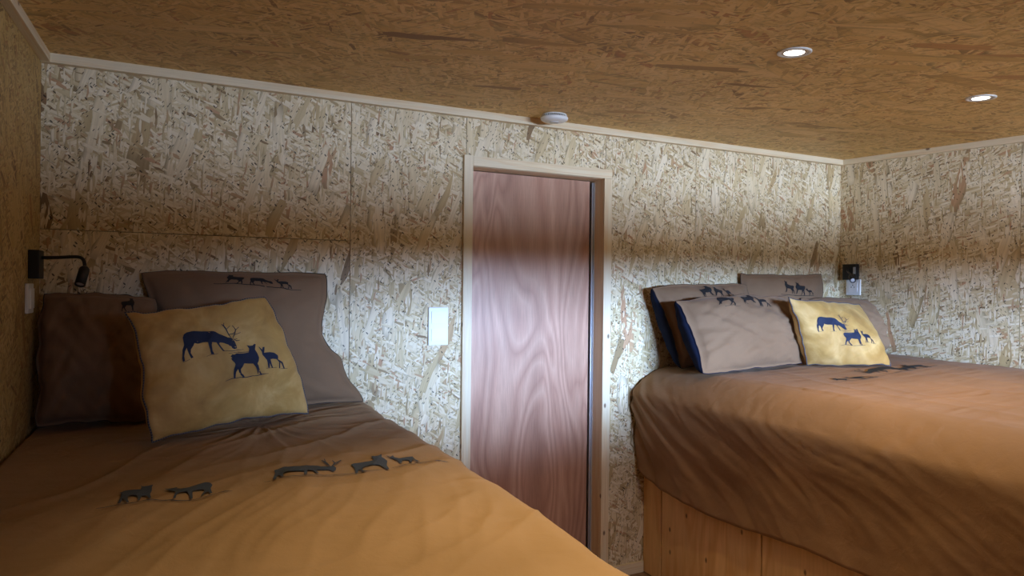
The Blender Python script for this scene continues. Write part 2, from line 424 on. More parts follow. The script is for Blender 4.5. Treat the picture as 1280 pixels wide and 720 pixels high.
def norm_shape(polys, flip=False):
    """-> x 0..1 along, y up in the same unit, feet at 0"""
    xs = [p[0] for q in polys for p in q]; ys = [p[1] for q in polys for p in q]
    x0, x1, y1 = min(xs), max(xs), max(ys); s = 1 / (x1 - x0)
    return [[((x1 - p[0]) * s if flip else (p[0] - x0) * s, (y1 - p[1]) * s) for p in q] for q in polys]
def print_polys(bm, polys, fn, mat, edge=.008, lift=0.0012):
    """fills 2-d polygons, subdivides until small and maps them through fn(x, y) -> (point, normal)"""
    for li, q in enumerate(polys):
        t = NB()
        vs = [t.verts.new((p[0], p[1], 0)) for p in q]
        try: f = t.faces.new(vs)
        except ValueError: t.free(); continue
        t.normal_update(); bmesh.ops.triangulate(t, faces=[f], ngon_method='EAR_CLIP')
        for _ in range(4):
            es = [e for e in t.edges if (fn(e.verts[0].co.x, e.verts[0].co.y)[0] - fn(e.verts[1].co.x, e.verts[1].co.y)[0]).length > edge]
            if not es: break
            bmesh.ops.subdivide_edges(t, edges=es, cuts=1)
            bmesh.ops.triangulate(t, faces=[f for f in t.faces if len(f.verts) > 3])
        t.verts.ensure_lookup_table()
        new = {}
        for v in t.verts:
            p, n = fn(v.co.x, v.co.y); new[v.index] = bm.verts.new(p + n * (lift + li * .00005))
        t.verts.index_update()
        for f in t.faces:
            vv = [new[v.index] for v in f.verts]
            try: nf = bm.faces.new(vv)
            except ValueError: continue
            nf.material_index = mat; nf.smooth = True
        t.free()

def inv_bilinear(q, p):
    """q = TL, TR, BR, BL pixel corners; p pixel -> (u, v) in 0..1, v down"""
    u = v = .5
    for _ in range(30):
        a = Vector(q[0]).lerp(Vector(q[1]), u); b = Vector(q[3]).lerp(Vector(q[2]), u); c = a.lerp(b, v)
        du = (Vector(q[1]) - Vector(q[0])).lerp(Vector(q[2]) - Vector(q[3]), v); dv = b - a
        e = Vector(p) - c; det = du.x * dv.y - du.y * dv.x
        u += (e.x * dv.y - e.y * dv.x) / det; v += (du.x * e.y - du.y * e.x) / det
    return u, v

# ------------------------------------------------------------------ pillows
def sgn(a): return 1 if a >= 0 else -1
def pillow(name, corners, thick, mats, seed=0, bulge=(.02, .02, .02, .02), flange=.0, wr=.006, prints=(), pixq=None, back_thick=None,
           piping=None, rim=.0, redge=None, res=46, sag=0.0, rnd=.005, sharp=.5, pipe_r=.0018):
    """corners TL, TR, BR, BL in metres. bulge = outward bow of top, right, bottom, left edge."""
    TL, TR, BR, BL = [Vector(c) for c in corners]
    nrm = (TR - TL).cross(BL - TL).normalized()
    if nrm.dot(CPOS - TL) < 0: nrm = -nrm
    ctr = (TL + TR + BR + BL) / 4
    bt = thick if back_thick is None else back_thick
    off = Vector((seed * 3.17, seed * 1.3, seed * 7.7))
    def base(u, v):
        p = TL.lerp(TR, u).lerp(BL.lerp(BR, u), v)
        eu, ev = 1 - (2 * u - 1) ** 2, 1 - (2 * v - 1) ** 2
        upv = (TL.lerp(TR, u) - BL.lerp(BR, u)).normalized(); rt = (TR.lerp(BR, v) - TL.lerp(BL, v)).normalized()
        p += upv * (bulge[0] * eu * (1 - v) - bulge[2] * eu * v) + rt * (bulge[1] * ev * u - bulge[3] * ev * (1 - u))
        wob = noise.noise(Vector((u * 4, v * 4, 0)) + off) * .016 + noise.noise(Vector((u * 11, v * 11, 4)) + off) * .006
        if redge:
            for (v0, o0), (v1, o1) in zip(redge, redge[1:]):
                if v0 <= v <= v1: t_ = (v - v0) / (v1 - v0); t_ = t_ * t_ * (3 - 2 * t_); p += rt * (o0 + (o1 - o0) * t_) * u; break
        # soft rounded corners
        cu, cv_ = abs(2 * u - 1), abs(2 * v - 1)
        p += ((ctr - p).normalized()) * rnd * (max(0, cu - .75) / .25) ** 2 * (max(0, cv_ - .75) / .25) ** 2
        p += (upv + rt) * wob * (1 - min(eu, ev))
        return p
    def prof(u, v):
        a, b = abs(2 * u - 1), abs(2 * v - 1)
        fa = max(0, 1 - (a / (1 - flange)) ** 2.6) ; fb = max(0, 1 - (b / (1 - flange)) ** 2.6)
        return (fa * fb) ** sharp
    def wrinkle(u, v):
        a, b = 2 * u - 1, 2 * v - 1
        w = noise.noise(Vector((u * 3.2, v * 3.2, 1)) + off) * 1.4
        # folds that run in from the corners and along a diagonal
        d = noise.noise(Vector(((u + v) * 9, (u - v) * 2.5, 2)) + off)
        d2 = noise.noise(Vector(((u - v) * 10, (u + v) * 2.2, 5)) + off)
        ed = max(abs(a), abs(b)) ** 3
        rad = math.atan2(b, a)
        e2 = noise.noise(Vector((math.cos(rad) * 6, math.sin(rad) * 6, 3)) + off) * ed
        rid = (1 - abs(d)) ** 4 * .6 - .3
        return (w + d * .6 + d2 * .5 + e2 * 1.6 + rid) * wr * 2.1
    def front(u, v):
        pf = prof(u, v)
        s_ = (1 - abs(2 * v - 1)) 
        return base(u, v) + nrm * (thick * pf * (1 + sag * (v - .5)) + wrinkle(u, v) * (.06 + 1.1 * pf)) + nrm * .002
    def back(u, v):
        e = rim * (1 - u) ** 3 * (math.sin(math.pi * v) ** .6)
        rt = (TR.lerp(BR, v) - TL.lerp(BL, v)).normalized()
        return base(u, v) - nrm * (bt * prof(u, v) + e) - rt * e * .25 - nrm * .002
    bm = NB(); uvl = bm.loops.layers.uv[0]
    W = (TR - TL).length; H = (BL - TL).length
    ts = [.5 - .5 * math.cos(math.pi * i / res) * (1 if True else 0) for i in range(res + 1)]
    ts = [(.55 * t + .45 * i / res) for i, t in enumerate(ts)]
    grids = []
    for fn in (front, back):
        g = [[bm.verts.new(fn(u, v)) for u in ts] for v in ts]; grids.append(g)
    def quad(a, b, c, d, mi, uvs):
        f = bm.faces.new((a, b, c, d)); f.material_index = mi; f.smooth = True
        for l, q in zip(f.loops, uvs): l[uvl].uv = q
    for j in range(res):
        for i in range(res):
            q = [(ts[i] * W, ts[j] * H), (ts[i] * W, ts[j + 1] * H), (ts[i + 1] * W, ts[j + 1] * H), (ts[i + 1] * W, ts[j] * H)]
            g = grids[0]; quad(g[j][i], g[j + 1][i], g[j + 1][i + 1], g[j][i + 1], 0, q)
            g = grids[1]; quad(g[j][i], g[j][i + 1], g[j + 1][i + 1], g[j + 1][i], 1, [q[0], q[3], q[2], q[1]])
    ring = [(j, 0) for j in range(res)] + [(res, i) for i in range(res)] + [(j, res) for j in range(res, 0, -1)] + [(0, i) for i in range(res, 0, -1)]
    for (a, b), (c, d) in zip(ring, ring[1:] + ring[:1]):
        quad(grids[0][a][b], grids[1][a][b], grids[1][c][d], grids[0][c][d], 1, [(0, 0)] * 4)
    bmesh.ops.recalc_face_normals(bm, faces=bm.faces[:])
    mi = 2
    for spec in prints:
        polys, mode, arg, mt = spec
        polys = [[(min(.95, max(.05, a_)), min(.95, max(.035, b_))) for a_, b_ in p_] for p_ in polys]
        if mode == 'uv':
            def fn(x, y):
                e = .01; p = front(x, y); n = (front(x + e, y) - front(x - e, y)).cross(front(x, y + e) - front(x, y - e)).normalized()
                if n.dot(nrm) < 0: n = -n
                return p, n
            print_polys(bm, polys, fn, mt, .010, .0015)
    o = link(name, bm, mats)
    if piping:
        b2 = NB(); pts = [base(ts[b], ts[a]) for a, b in ring]
        tube(b2, pts, pipe_r, 8, closed=True)
        link('piping', b2, piping, o)
    return o
def shape_to_uv(polys, pixq, x0, x1, ybase, flip=False, tilt=0.0, ys=1.0):
    """place a normalised silhouette standing on pixel line, returns polygons in pillow uv"""
    out = []
    for q in norm_shape(polys, flip):
        o = []
        for (x, y) in q:
            px = x0 + x * (x1 - x0); py = ybase + tilt * x * (x1 - x0) - y * (x1 - x0) * ys
            o.append(inv_bilinear(pixq, (px, py)))
        out.append(o)
    return out
def pix_line(pixq, pts, w):
    return [[inv_bilinear(pixq, p) for p in stroke(pts, w)]]

# ------------------------------------------------------------------ beds
LZ, RZ = .965, 1.040           # top of the bedding
LBX0, LBX1, LBY0 = XL + .012, .665, .78
RBX0, RBX1, RBY0 = 2.170, XR - .012, .62

bed = empty('bed', ((LBX0 + LBX1) / 2, (LBY0 + YB) / 2, 0))
tag(bed, 'built-in wooden bed along the left wall, hidden under the cinnamon duvet at the left', 'bed', 'raised wooden beds')
bm = NB()
for y0, y1 in ((LBY0, 1.41), (1.41, 2.05), (2.05, 2.69), (2.69, YB - .006)): box(bm, LBX1 - .022, LBX1, y0 + .0015, y1 - .0015, .002, .78, 'z', bev=.001)
link('side_panel', bm, M_BEDWOOD, bed)
bm = NB(); box(bm, LBX0, LBX1 - .024, LBY0, LBY0 + .022, .002, .78, 'z', bev=.001); link('foot_panel', bm, M_BEDWOOD, bed)
bm = NB(); box(bm, LBX0, LBX1 - .024, LBY0 + .024, YB - .006, .74, .775, 'x'); link('bed_base', bm, M_BEDWOOD, bed)
bm = NB(); box(bm, LBX0 + .004, LBX1 - .03, LBY0 + .06, YB - .02, .777, LZ - .062, 'x', bev=.045); link('mattress', bm, M_MATTRESS, bed, True)

bed = empty('bed', ((RBX0 + RBX1) / 2, (RBY0 + YB) / 2, 0))
tag(bed, 'high wooden box bed with vertical spruce boards under the drooping brown duvet at the right', 'bed', 'raised wooden beds')
bm = NB(); box(bm, RBX0 - .001, RBX0 + .045, 2.692, YB - .003, .002, .86, 'z', bev=.0015); link('corner_post', bm, M_BEDWOOD, bed)
ys = [2.69, 2.05, 1.41, RBY0]
for a, b in zip(ys, ys[1:]):
    bm = NB(); box(bm, RBX0 + .003, RBX0 + .022, b + .0035, a - .0035, .002, .86, 'z', bev=.002); link('side_panel', bm, M_BEDWOOD, bed)
bm = NB(); box(bm, RBX0 + .024, RBX1, RBY0, RBY0 + .022, .002, .86, 'z'); link('foot_panel', bm, M_BEDWOOD, bed)
bm = NB(); box(bm, RBX0 + .046, RBX1, RBY0 + .024, YB - .006, .80, .835, 'x'); link('bed_base', bm, M_BEDWOOD, bed)
bm = NB(); box(bm, RBX0 + .075, RBX1 - .004, RBY0 + .08, YB - .02, .837, RZ - .065, 'x', bev=.05); link('mattress', bm, M_MATTRESS, bed, True)

def side_profile(s, rad, sw):
    """arc length s past the start of the bend -> (outward, drop)"""
    L = rad * math.pi / 2
    if s <= 0: return s, 0.0
    if s < L: a = s / rad; return rad * math.sin(a), rad * (1 - math.cos(a))
    return rad + (s - L) * sw, rad + (s - L)
def duvet_surface(side, x_wall, x_edge, y_head, y_foot, zt, rad, wrinkle, fall_fn, foot_fall=.45, nx=110, ny=150):
    """side=+1: hangs over towards +X from the wall at -X; -1 mirrored. Returns fn(a,b)->point and counts"""
    width = abs(x_edge - x_wall) - rad
    def fn(a, b):
        # a: 0 wall .. 1 hem, b: 0 head .. 1 foot
        length = (y_head - y_foot) - rad
        t = b * (length + rad * math.pi / 2 + foot_fall)
        oy, dy = side_profile(t - length, rad, .03); y = y_head - (length + oy)
        fall = fall_fn(y)
        s = a * (width + rad * math.pi / 2 + fall)
        ox, dx = side_profile(s - width, rad, .0)
        x = x_wall + side * (width + ox)
        z = zt - max(dx, dy) - .25 * min(dx, dy)
        return wrinkle(a, b, x, y, z, dx, s)
    return fn
def make_duvet(name, fn, mats, nx, ny, prints=(), thick=.022):
    bm = NB(); uvl = bm.loops.layers.uv[0]
    g = [[bm.verts.new(fn(i / nx, j / ny)) for i in range(nx + 1)] for j in range(ny + 1)]
    for j in range(ny):
        for i in range(nx):
            f = bm.faces.new((g[j][i], g[j][i + 1], g[j + 1][i + 1], g[j + 1][i])); f.smooth = True
            for l, (a, b) in zip(f.loops, ((i, j), (i + 1, j), (i + 1, j + 1), (i, j + 1))): l[uvl].uv = (a / nx * 1.6, b / ny * 2.4)
    bmesh.ops.recalc_face_normals(bm, faces=bm.faces[:])
    bm.normal_update()
    if g[ny // 3][nx // 3].normal.z < 0: bmesh.ops.reverse_faces(bm, faces=bm.faces[:])
    # underside, slightly inside
    bm.normal_update()
    inner = [[bm.verts.new(v.co - v.normal * thick) for v in row] for row in g]
    for row in inner:
        for v in row: v.co.y = min(v.co.y, YB - .004); v.co.x = max(XL + .004, min(v.co.x, XR - .004))
    for j in range(ny):
        for i in range(nx):
            f = bm.faces.new((inner[j][i], inner[j + 1][i], inner[j + 1][i + 1], inner[j][i + 1])); f.smooth = True; f.material_index = 1
    rim = [(j, 0) for j in range(ny)] + [(ny, i) for i in range(nx)] + [(j, nx) for j in range(ny, 0, -1)] + [(0, i) for i in range(nx, 0, -1)]
    for (a, b), (c, d) in zip(rim, rim[1:] + rim[:1]):
        f = bm.faces.new((g[a][b], inner[a][b], inner[c][d], g[c][d])); f.material_index = 1
    bmesh.ops.recalc_face_normals(bm, faces=bm.faces[:])
    return bm, g
def ridge(n, p=3): return (1 - min(1, abs(n) * 2)) ** p

# left duvet
FAN = at(325, 530, z=LZ)
KP = at(330, 650, z=LZ); KD = (at(330, 600, z=LZ) - at(200, 700, z=LZ)).normalized()
def wr_left(a, b, x, y, z, dx, s):
    n0 = noise.noise(Vector((x * 1.7, y * 1.7, .3)))
    n1 = noise.noise(Vector((x * 4 + 3, y * 4, 1.3)))
    # creases fanning out from below the cushion, plus a few long soft ones
    vx, vy = x - FAN.x, y - FAN.y; rr = math.hypot(vx, vy); an = math.atan2(vy, vx) + .25 * noise.noise(Vector((x * 2.5, y * 2.5, 6)))
    fd = min(1, rr / .12) * math.exp(-rr * 1.3)
    c1 = ridge(noise.noise(Vector((an * 3.2, rr * 1.2, 4)))) * fd * 2.0; c2 = ridge(noise.noise(Vector((an * 7.5, rr * 2.2, 9)))) * fd * 1.8
    wq = .15 * noise.noise(Vector((x * 2, y * 2, 17)))
    d = Vector((x * .75 + y * .66, -x * .66 + y * .75 + wq))
    c3 = ridge(noise.noise(Vector((d.x * 1.4, d.y * 6, 14))))
    kx, ky = x - KP.x, y - KP.y; al = kx * KD.x + ky * KD.y; ac = -kx * KD.y + ky * KD.x + .05 * noise.noise(Vector((x * 3, y * 3, 23)))
    km = math.exp(-(kx * kx + ky * ky) / .22)
    zz_k = (ridge(noise.noise(Vector((al * 1.1, ac * 6.5, 41))), 2) * .008 + ridge(noise.noise(Vector((al * 1.6, ac * 13, 47))), 2) * .005) * km
    zz = zz_k + n0 * .016 + n1 * .006 + c1 * .0035 + c2 * .0018 + c3 * .007
    amp = 1.0 if dx < .02 else .5
    out = Vector((x, y, z + zz * amp))
    if dx > 0: out.x += (n1 * .02 + .012 * math.sin(y * 17 + n0 * 4)) * min(1, dx / .1)
    return out
fl = duvet_surface(+1, XL + .012, .765, YB - .012, .70, LZ, .10, wr_left, lambda y: .30 + .02 * math.sin(y * 5))
bmL, gL = make_duvet('duvet', fl, None, 230, 400)
NXL, NYL, NXR, NYR = 130, 230, 150, 210
def on_top(fn, x_wall, side, width_total, y_head, y_total):
    def f2(x, y):
        a = (x - x_wall) * side / width_total; b = (y_head - y) / y_total
        e = .004; p = fn(a, b); n = (fn(a + e, b) - fn(a - e, b)).cross(fn(a, b + e) - fn(a, b - e)).normalized()
        if n.z < 0: n = -n
        return p, n
    return f2
LT = lambda y: ((.765 - XL - .012) - .10) + .10 * math.pi / 2 + .30 + .02 * math.sin(y * 5)
LY = (YB - .012 - .70) - .10 + .10 * math.pi / 2 + .45
def topL(x, y): return on_top(fl, XL + .012, 1, LT(y), YB - .012, LY)(x, y)
def bed_motif(bm, top, z, items, line, mt, edge, lift, lw=.0035, YS=1.9):
    for (shape, px0, py0, px1, py1, flip) in items:
        p0 = at(px0, py0, z=z); p1 = at(px1, py1, z=z); d = (p1 - p0); wdt = d.length; ux = d.normalized()
        uy = Vector((-ux.y, ux.x, 0))
        polys = [[((p0 + ux * x * wdt + uy * y * wdt * YS).x, (p0 + ux * x * wdt + uy * y * wdt * YS).y) for x, y in q] for q in norm_shape(shape, flip)]
        print_polys(bm, polys, top, mt, edge, lift)
    for ln in line:
        pts = [at(px, py, z=z) for px, py in ln]
        fine = []
        for a, b in zip(pts, pts[1:]):
            for k in range(6): fine.append(tuple(a.lerp(b, k / 6).xy))
        fine.append(tuple(pts[-1].xy))
        print_polys(bm, [stroke(fine, lw)], top, mt, .02, lift)
ROW_A = [[(68,165),(85,160),(140,142),(200,140),(260,137),(330,140),(380,152),(430,152),(462,148),(480,160),(478,175),(460,182),(430,172),(395,176),(360,178),(345,178),(352,190),(368,202),(345,200),(325,180),(290,178),(288,215),(268,215),(268,182),(230,185),(190,186),(150,188),(130,196),(128,215),(140,230),(118,230),(105,205),(95,205),(82,235),(62,235),(68,205),(75,185)],
 [(578,140),(600,133),(660,128),(720,122),(735,118),(705,95),(735,103),(765,98),(785,90),(782,105),(800,112),(822,125),(818,150),(835,175),(815,178),(800,165),(785,160),(770,150),(720,148),(680,152),(655,165),(665,180),(685,192),(660,192),(645,172),(630,175),(625,195),(610,195),(608,165),(595,150)],
 [(808,92),(840,98),(858,88),(868,98),(900,103),(950,95),(990,92),(1000,105),(1010,118),(1040,130),(1020,133),(998,118),(985,120),(990,135),(970,133),(965,115),(930,115),(915,120),(925,138),(905,138),(890,118),(870,110),(850,105),(820,98)],
 ] + [stroke(p_, 11) for p_ in ([(445,158),(418,128),(385,105)],[(412,124),(402,95)],[(452,152),(472,126),(455,108)],[(470,128),(515,106)],[(462,142),(497,124)])]
ROW_B = [[(150,240),(180,235),(200,222),(300,218),(365,215),(375,190),(365,170),(390,182),(440,178),(490,160),(475,185),(475,215),(460,250),(470,290),(475,318),(450,318),(440,290),(425,270),(380,275),(365,290),(360,325),(335,335),(340,300),(325,280),(270,280),(240,295),(235,330),(250,355),(225,360),(200,325),(185,318),(175,345),(165,372),(138,372),(150,335),(170,300),(175,265)],
 [(598,182),(640,185),(680,178),(725,170),(740,175),(728,195),(760,205),(850,195),(900,175),(960,160),(1060,158),(1082,168),(1065,195),(1075,230),(1085,255),(1060,258),(1045,235),(1020,245),(990,275),(970,280),(985,250),(1010,220),(980,215),(930,225),(880,240),(885,270),(890,300),(865,305),(855,275),(830,250),(790,250),(745,260),(725,280),(715,310),(690,312),(700,280),(715,255),(690,235),(660,215),(640,200)]]
row = [[(330 + a_ / 5.333, 560 + b_ / 5.333) for a_, b_ in p_] for p_ in ROW_A] + [[(130 + a_ / 8, 590 + b_ / 8) for a_, b_ in p_] for p_ in ROW_B]
row = [[tuple(at(a_, b_, z=LZ + .006).xy) for a_, b_ in p_] for p_ in row]
print_polys(bmL, row, topL, 2, .007, .0036)
bed_motif(bmL, topL, LZ + .006, [],
          [[(120, 641), (150, 637), (190, 632), (240, 629), (290, 620)], [(330, 606), (430, 597), (480, 593)], [(490, 591), (540, 584), (560, 583)]], 2, .007, .0032)
o = link('duvet', bmL, [M_DUVET_L, M_NAVY, M_PRINT_GREY])
tag(o, 'cinnamon brown duvet with a row of slate blue deer, nearest bed at the left', 'duvet', 'deer print duvets')

# right duvet
def wr_right(a, b, x, y, z, dx, s):
    t_ = max(0, min(1, (x - 2.55) / 1.0)); z += .046 * t_ * t_ * (3 - 2 * t_)
    n0 = noise.noise(Vector((x * 1.6, y * 1.6, 5.3))); n1 = noise.noise(Vector((x * 4, y * 4 + 3, 2.3)))
    if dx <= 0:
        c = ridge(noise.noise(Vector((x * 6, y * 1.6, 4)))) * .003 + ridge(noise.noise(Vector((x * 2 + y * 3, y * 12, 7)))) * .002
        return Vector((x, y, z + n0 * .012 + n1 * .004 + c))
    # side: folds falling from the head corner diagonally down towards the foot
    yy = YB - y; dr = dx
    ang = math.atan2(dr + .05, yy + .12)
    rr = math.hypot(dr + .05, yy + .12)
    ang += .12 * noise.noise(Vector((x * 2, y * 2.2, z * 2.2)))
    f1 = noise.noise(Vector((ang * 8.5, rr * 1.0, 3))); f2 = noise.noise(Vector((ang * 19, rr * 2.0, 8)))
    wq = noise.noise(Vector((y * 1.7, z * 2.4, 31))) * .22
    q = Vector((yy * .8 + dr * .6, -yy * .6 + dr * .8 + wq))
    f3 = ridge(noise.noise(Vector((q.x * 1.8, q.y * 13, 11))), 4); f4 = ridge(noise.noise(Vector((q.x * 3.1 + 5, -q.y * 22, 21))), 4)
    fade = math.exp(-yy * 1.9)
    k = min(1, dr / .12)
    o_ = (f1 * .034 + f2 * .012) * fade * k + (f3 * .004 + f4 * .003) * k + n0 * .012 * k
    low = max(0, dr - .25)
    o_ += .055 * k * (1 - .95 * min(1, max(0, (dr - .12) / .36))) + (noise.noise(Vector((y * 5, z * 3, 2))) * .02) * min(1, low / .15)
    o_ = max(o_, -.012) 
    if z < .9: o_ = max(o_, .004)
    return Vector((x - o_, y, z + (n0 * .010 if dr < .2 else n0 * .010)))
def hem_fall(y):
    yy = YB - y
    return .36 + .03 * math.exp(-((yy - .55) / .3) ** 2) + .012 * noise.noise(Vector((y * 3, 1, 1))) + .07 * max(0, min(1, (yy-.0)/.15)) - .035
RRAD = .17
fr = duvet_surface(-1, XR - .012, RBX0 - .034, YB - .012, .55, RZ, RRAD, wr_right, hem_fall)
bmR, gR = make_duvet('duvet', fr, None, NXR, NYR)
RT = lambda y: (abs(RBX0 - .034 - XR + .012) - RRAD) + RRAD * math.pi / 2 + hem_fall(y)
RY = (YB - .012 - .55) - RRAD + RRAD * math.pi / 2 + .45
def topR(x, y): return on_top(fr, XR - .012, -1, RT(y), YB - .012, RY)(x, y)
bed_motif(bmR, topR, RZ + .022, [(DOE, 1047, 471, 1066, 471, True), (FAWN, 1072, 471, 1098, 470, False), (STAG_ALL, 1094, 467, 1136, 465, True),
                          (DOE, 1134, 465.5, 1150, 465, False), (DOE, 1148, 465, 1168, 464, True)],
          [[(1040, 473), (1075, 471), (1110, 468)], [(1110, 467), (1150, 464.5), (1172, 463)]], 2, .012, .003, .004, 1.0)
o = link('duvet', bmR, [M_DUVET_R, M_NAVY, M_PRINT_DARK])
tag(o, 'chestnut brown duvet hanging low over the wooden side of the right bed', 'duvet', 'deer print duvets')

# ------------------------------------------------------------------ pillows on the left bed
def foot(px, py, y):
    p = at(px, py, y=y); return Vector((p.x, y, zb))
PM = [M_PILLOW, M_NAVY, M_PRINT_DARK]
zb = LZ + .016
q = [(50, 368), (192, 376), (198, 528), (42, 532)]
c = [at(*q[0], y=2.735), at(*q[1], y=2.74), foot(198, 528, 2.66), foot(42, 532, 2.64)]; c[3].x = c[0].x = max(c[0].x, XL + .02)
o = pillow('pillow', c, .075, PM, 1, bulge=(.01, .0, .0, .0), flange=.05, wr=.009, piping=M_PRINT_DARK, back_thick=.03,
           prints=[(p, 'uv', None, 2) for p in [shape_to_uv(DOE, q, 148, 166, 398)]])
tag(o, 'dark brown pillow in the shade under the black reading lamp by the left wall', 'pillow', 'deer print pillows')
q = [(175, 341), (408, 342), (456, 500), (196, 512)]
c = [at(*q[0], y=2.80), at(*q[1], y=2.79), foot(456, 500, 2.72), foot(196, 512, 2.70)]
pr = [shape_to_uv(DOE, q, 272, 297, 361, True, -.02, .5), shape_to_uv(STAG, q, 304, 336, 362, False, 0, .55), shape_to_uv(FAWN, q, 337, 362, 363, False, .02, .6)]
pr += [pix_line(q, [(258, 360), (300, 361), (345, 363), (375, 366)], 1.0)]
o = pillow('pillow', c, .085, PM, 2, redge=[(0, 0), (.48, -.085), (.72, -.05), (1, 0)], bulge=(.004, 0, .0, -.04), flange=.05, wr=.008, piping=M_PRINT_DARK, back_thick=.02,
           prints=[(p, 'uv', None, 2) for p in pr])
tag(o, 'large brown pillow standing against the wall behind the mustard cushion on the left bed', 'pillow', 'deer print pillows')

def cushion(q, c, thick, seed, label, shift=.0, bulge=(-.008, .022, -.012, -.006)):
    # the motif is measured on the left cushion, then carried over in cushion uv
    q0 = [(157, 393), (331, 371), (385, 514), (192, 550)]
    polys = [[inv_bilinear(q0, (200 + x / 8, 400 + y / 8)) for x, y in p] for p in STAG + DOE + FAWN + [stroke(a, 11) for a in ANTLER] + [stroke(a, 7) for a in GROUND]]
    polys = [[(u - shift, v) for u, v in p] for p in polys]
    o = pillow('cushion', c, thick, [M_VELVET, M_VELVET, M_PRINT_NAVY], seed, bulge=bulge, rim=.018, rnd=-.004, wr=.005, prints=[(polys, 'uv', None, 2)], piping=M_STITCH, sharp=.55, pipe_r=.0034)
    tag(o, label, 'cushion', 'mustard deer cushions'); return o
q = [(157, 393), (331, 371), (385, 514), (192, 550)]
c = [at(*q[0], y=2.36), at(*q[1], y=2.47), at(*q[2], z=zb + .01), at(*q[3], z=zb + .01)]
cushion(q, c, .055, 3, 'mustard velvet cushion with a navy stag, doe and fawn on the left bed', .085)

# ------------------------------------------------------------------ pillows on the right bed
zb = RZ + .018
q = [(815, 358), (934, 356), (945, 440), (851, 452)]
c = [at(*q[0], y=2.74), at(*q[1], y=2.77), foot(945, 440, 2.69), foot(851, 452, 2.66)]
pr = [shape_to_uv(DOE, q, 865, 880, 375, False), shape_to_uv(DOE, q, 880, 893, 375, True), shape_to_uv(FAWN, q, 894, 908, 374, False)]
o = pillow('pillow', c, .07, PM, 4, rim=.06, bulge=(.012, 0, 0, -.02), flange=.05, wr=.008, piping=M_PRINT_DARK, back_thick=.03, prints=[(p, 'uv', None, 2) for p in pr])
tag(o, 'brown pillow at the far left of the right bed, mostly behind the front pillow', 'pillow', 'deer print pillows')
q = [(926, 340), (1027, 342), (1036, 440), (930, 440)]
c = [at(*q[0], y=2.805), at(*q[1], y=2.80), foot(1030, 440, 2.765) + Vector((0, 0, .028)), foot(930, 440, 2.77) + Vector((0, 0, .016))]
pr = [shape_to_uv(DOE, q, 969, 982, 366, True, 0, 1.2), shape_to_uv(DOE, q, 982, 997, 368, True, 0, 1.1), shape_to_uv(FAWN, q, 996, 1008, 369, False), pix_line(q, [(964, 366), (985, 368), (1010, 369)], .8)]
o = pillow('pillow', c, .06, PM, 5, bulge=(-.012, 0, 0, 0), flange=.05, wr=.007, piping=M_PRINT_DARK, back_thick=.015, prints=[(p, 'uv', None, 2) for p in pr])
tag(o, 'brown pillow standing highest against the wall at the back of the right bed', 'pillow', 'deer print pillows')
q = [(1000, 372), (1086, 374), (1131, 432), (1030, 446)]
c = [at(*q[0], y=2.71), at(*q[1], y=2.64), foot(1131, 434, 2.49) + Vector((0, 0, .05)), foot(1035, 440, 2.64) + Vector((0, 0, .025))]
o = pillow('pillow', c, .06, PM, 6, bulge=(.0, .025, 0, 0), flange=.04, wr=.008, piping=M_PRINT_DARK, back_thick=.03)
tag(o, 'plain brown pillow slumped by the right wall behind the mustard cushion', 'pillow', 'deer print pillows')
q = [(844, 375), (985, 369), (1007, 455), (878, 467)]
c = [at(*q[0], y=2.585), at(*q[1], y=2.60), at(1003, 455, z=zb + .004), at(*q[3], z=zb)]
pr = [shape_to_uv(DOE, q, 884, 906, 391, True, 0, .75), shape_to_uv(DOE, q, 914, 932, 388, False, 0, .75), shape_to_uv(FAWN, q, 930, 953, 390, False, 0, .75), pix_line(q, [(890, 391), (910, 391)], .8)]
o = pillow('pillow', c, .075, PM, 7, bulge=(.006, 0, 0, -.03), flange=.045, wr=.009, piping=M_NAVY, back_thick=.04, rim=.06, prints=[(p, 'uv', None, 2) for p in pr])
tag(o, 'light brown pillow in front on the right bed, left of the mustard cushion', 'pillow', 'deer print pillows')
q = [(986, 374), (1074, 380), (1112, 457), (1007, 455)]
c = [at(*q[0], y=2.42), at(*q[1], y=2.47), at(*q[2], z=zb + .024), at(1010, 455, z=zb + .008)]
cushion(q, c, .055, 8, 'mustard velvet cushion with a navy stag, doe and fawn on the right bed', shift=.17, bulge=(-.004, .018, -.004, -.008))

# ------------------------------------------------------------------ wall fittings
def rbox(bm, x0, x1, y0, y1, z0, z1, bev, mat=0): box(bm, x0, x1, y0, y1, z0, z1, 'z', mat, (0, 0), bev)
# double light switch
a = at(535, 384, y=YB); b = at(559, 431, y=YB)
sx0, sx1, sz1, sz0 = a.x, b.x, a.z, b.z
sw = empty('light_switch', ((sx0 + sx1) / 2, YB, (sz0 + sz1) / 2))
tag(sw, 'white double rocker light switch on the wall just left of the door', 'switch')
bm = NB(); rbox(bm, sx0, sx1, YB - .010, YB, sz0, sz1, .003); link('switch_frame', bm, M_WHITE, sw)
hm = (sz0 + sz1) / 2
for zc in (hm + .038, hm - .038):
    bm = NB(); rbox(bm, sx0 + .012, sx1 - .012, YB - .0135, YB - .0101, zc - .027, zc + .027, .0015); link('rocker', bm, M_WHITE2, sw)

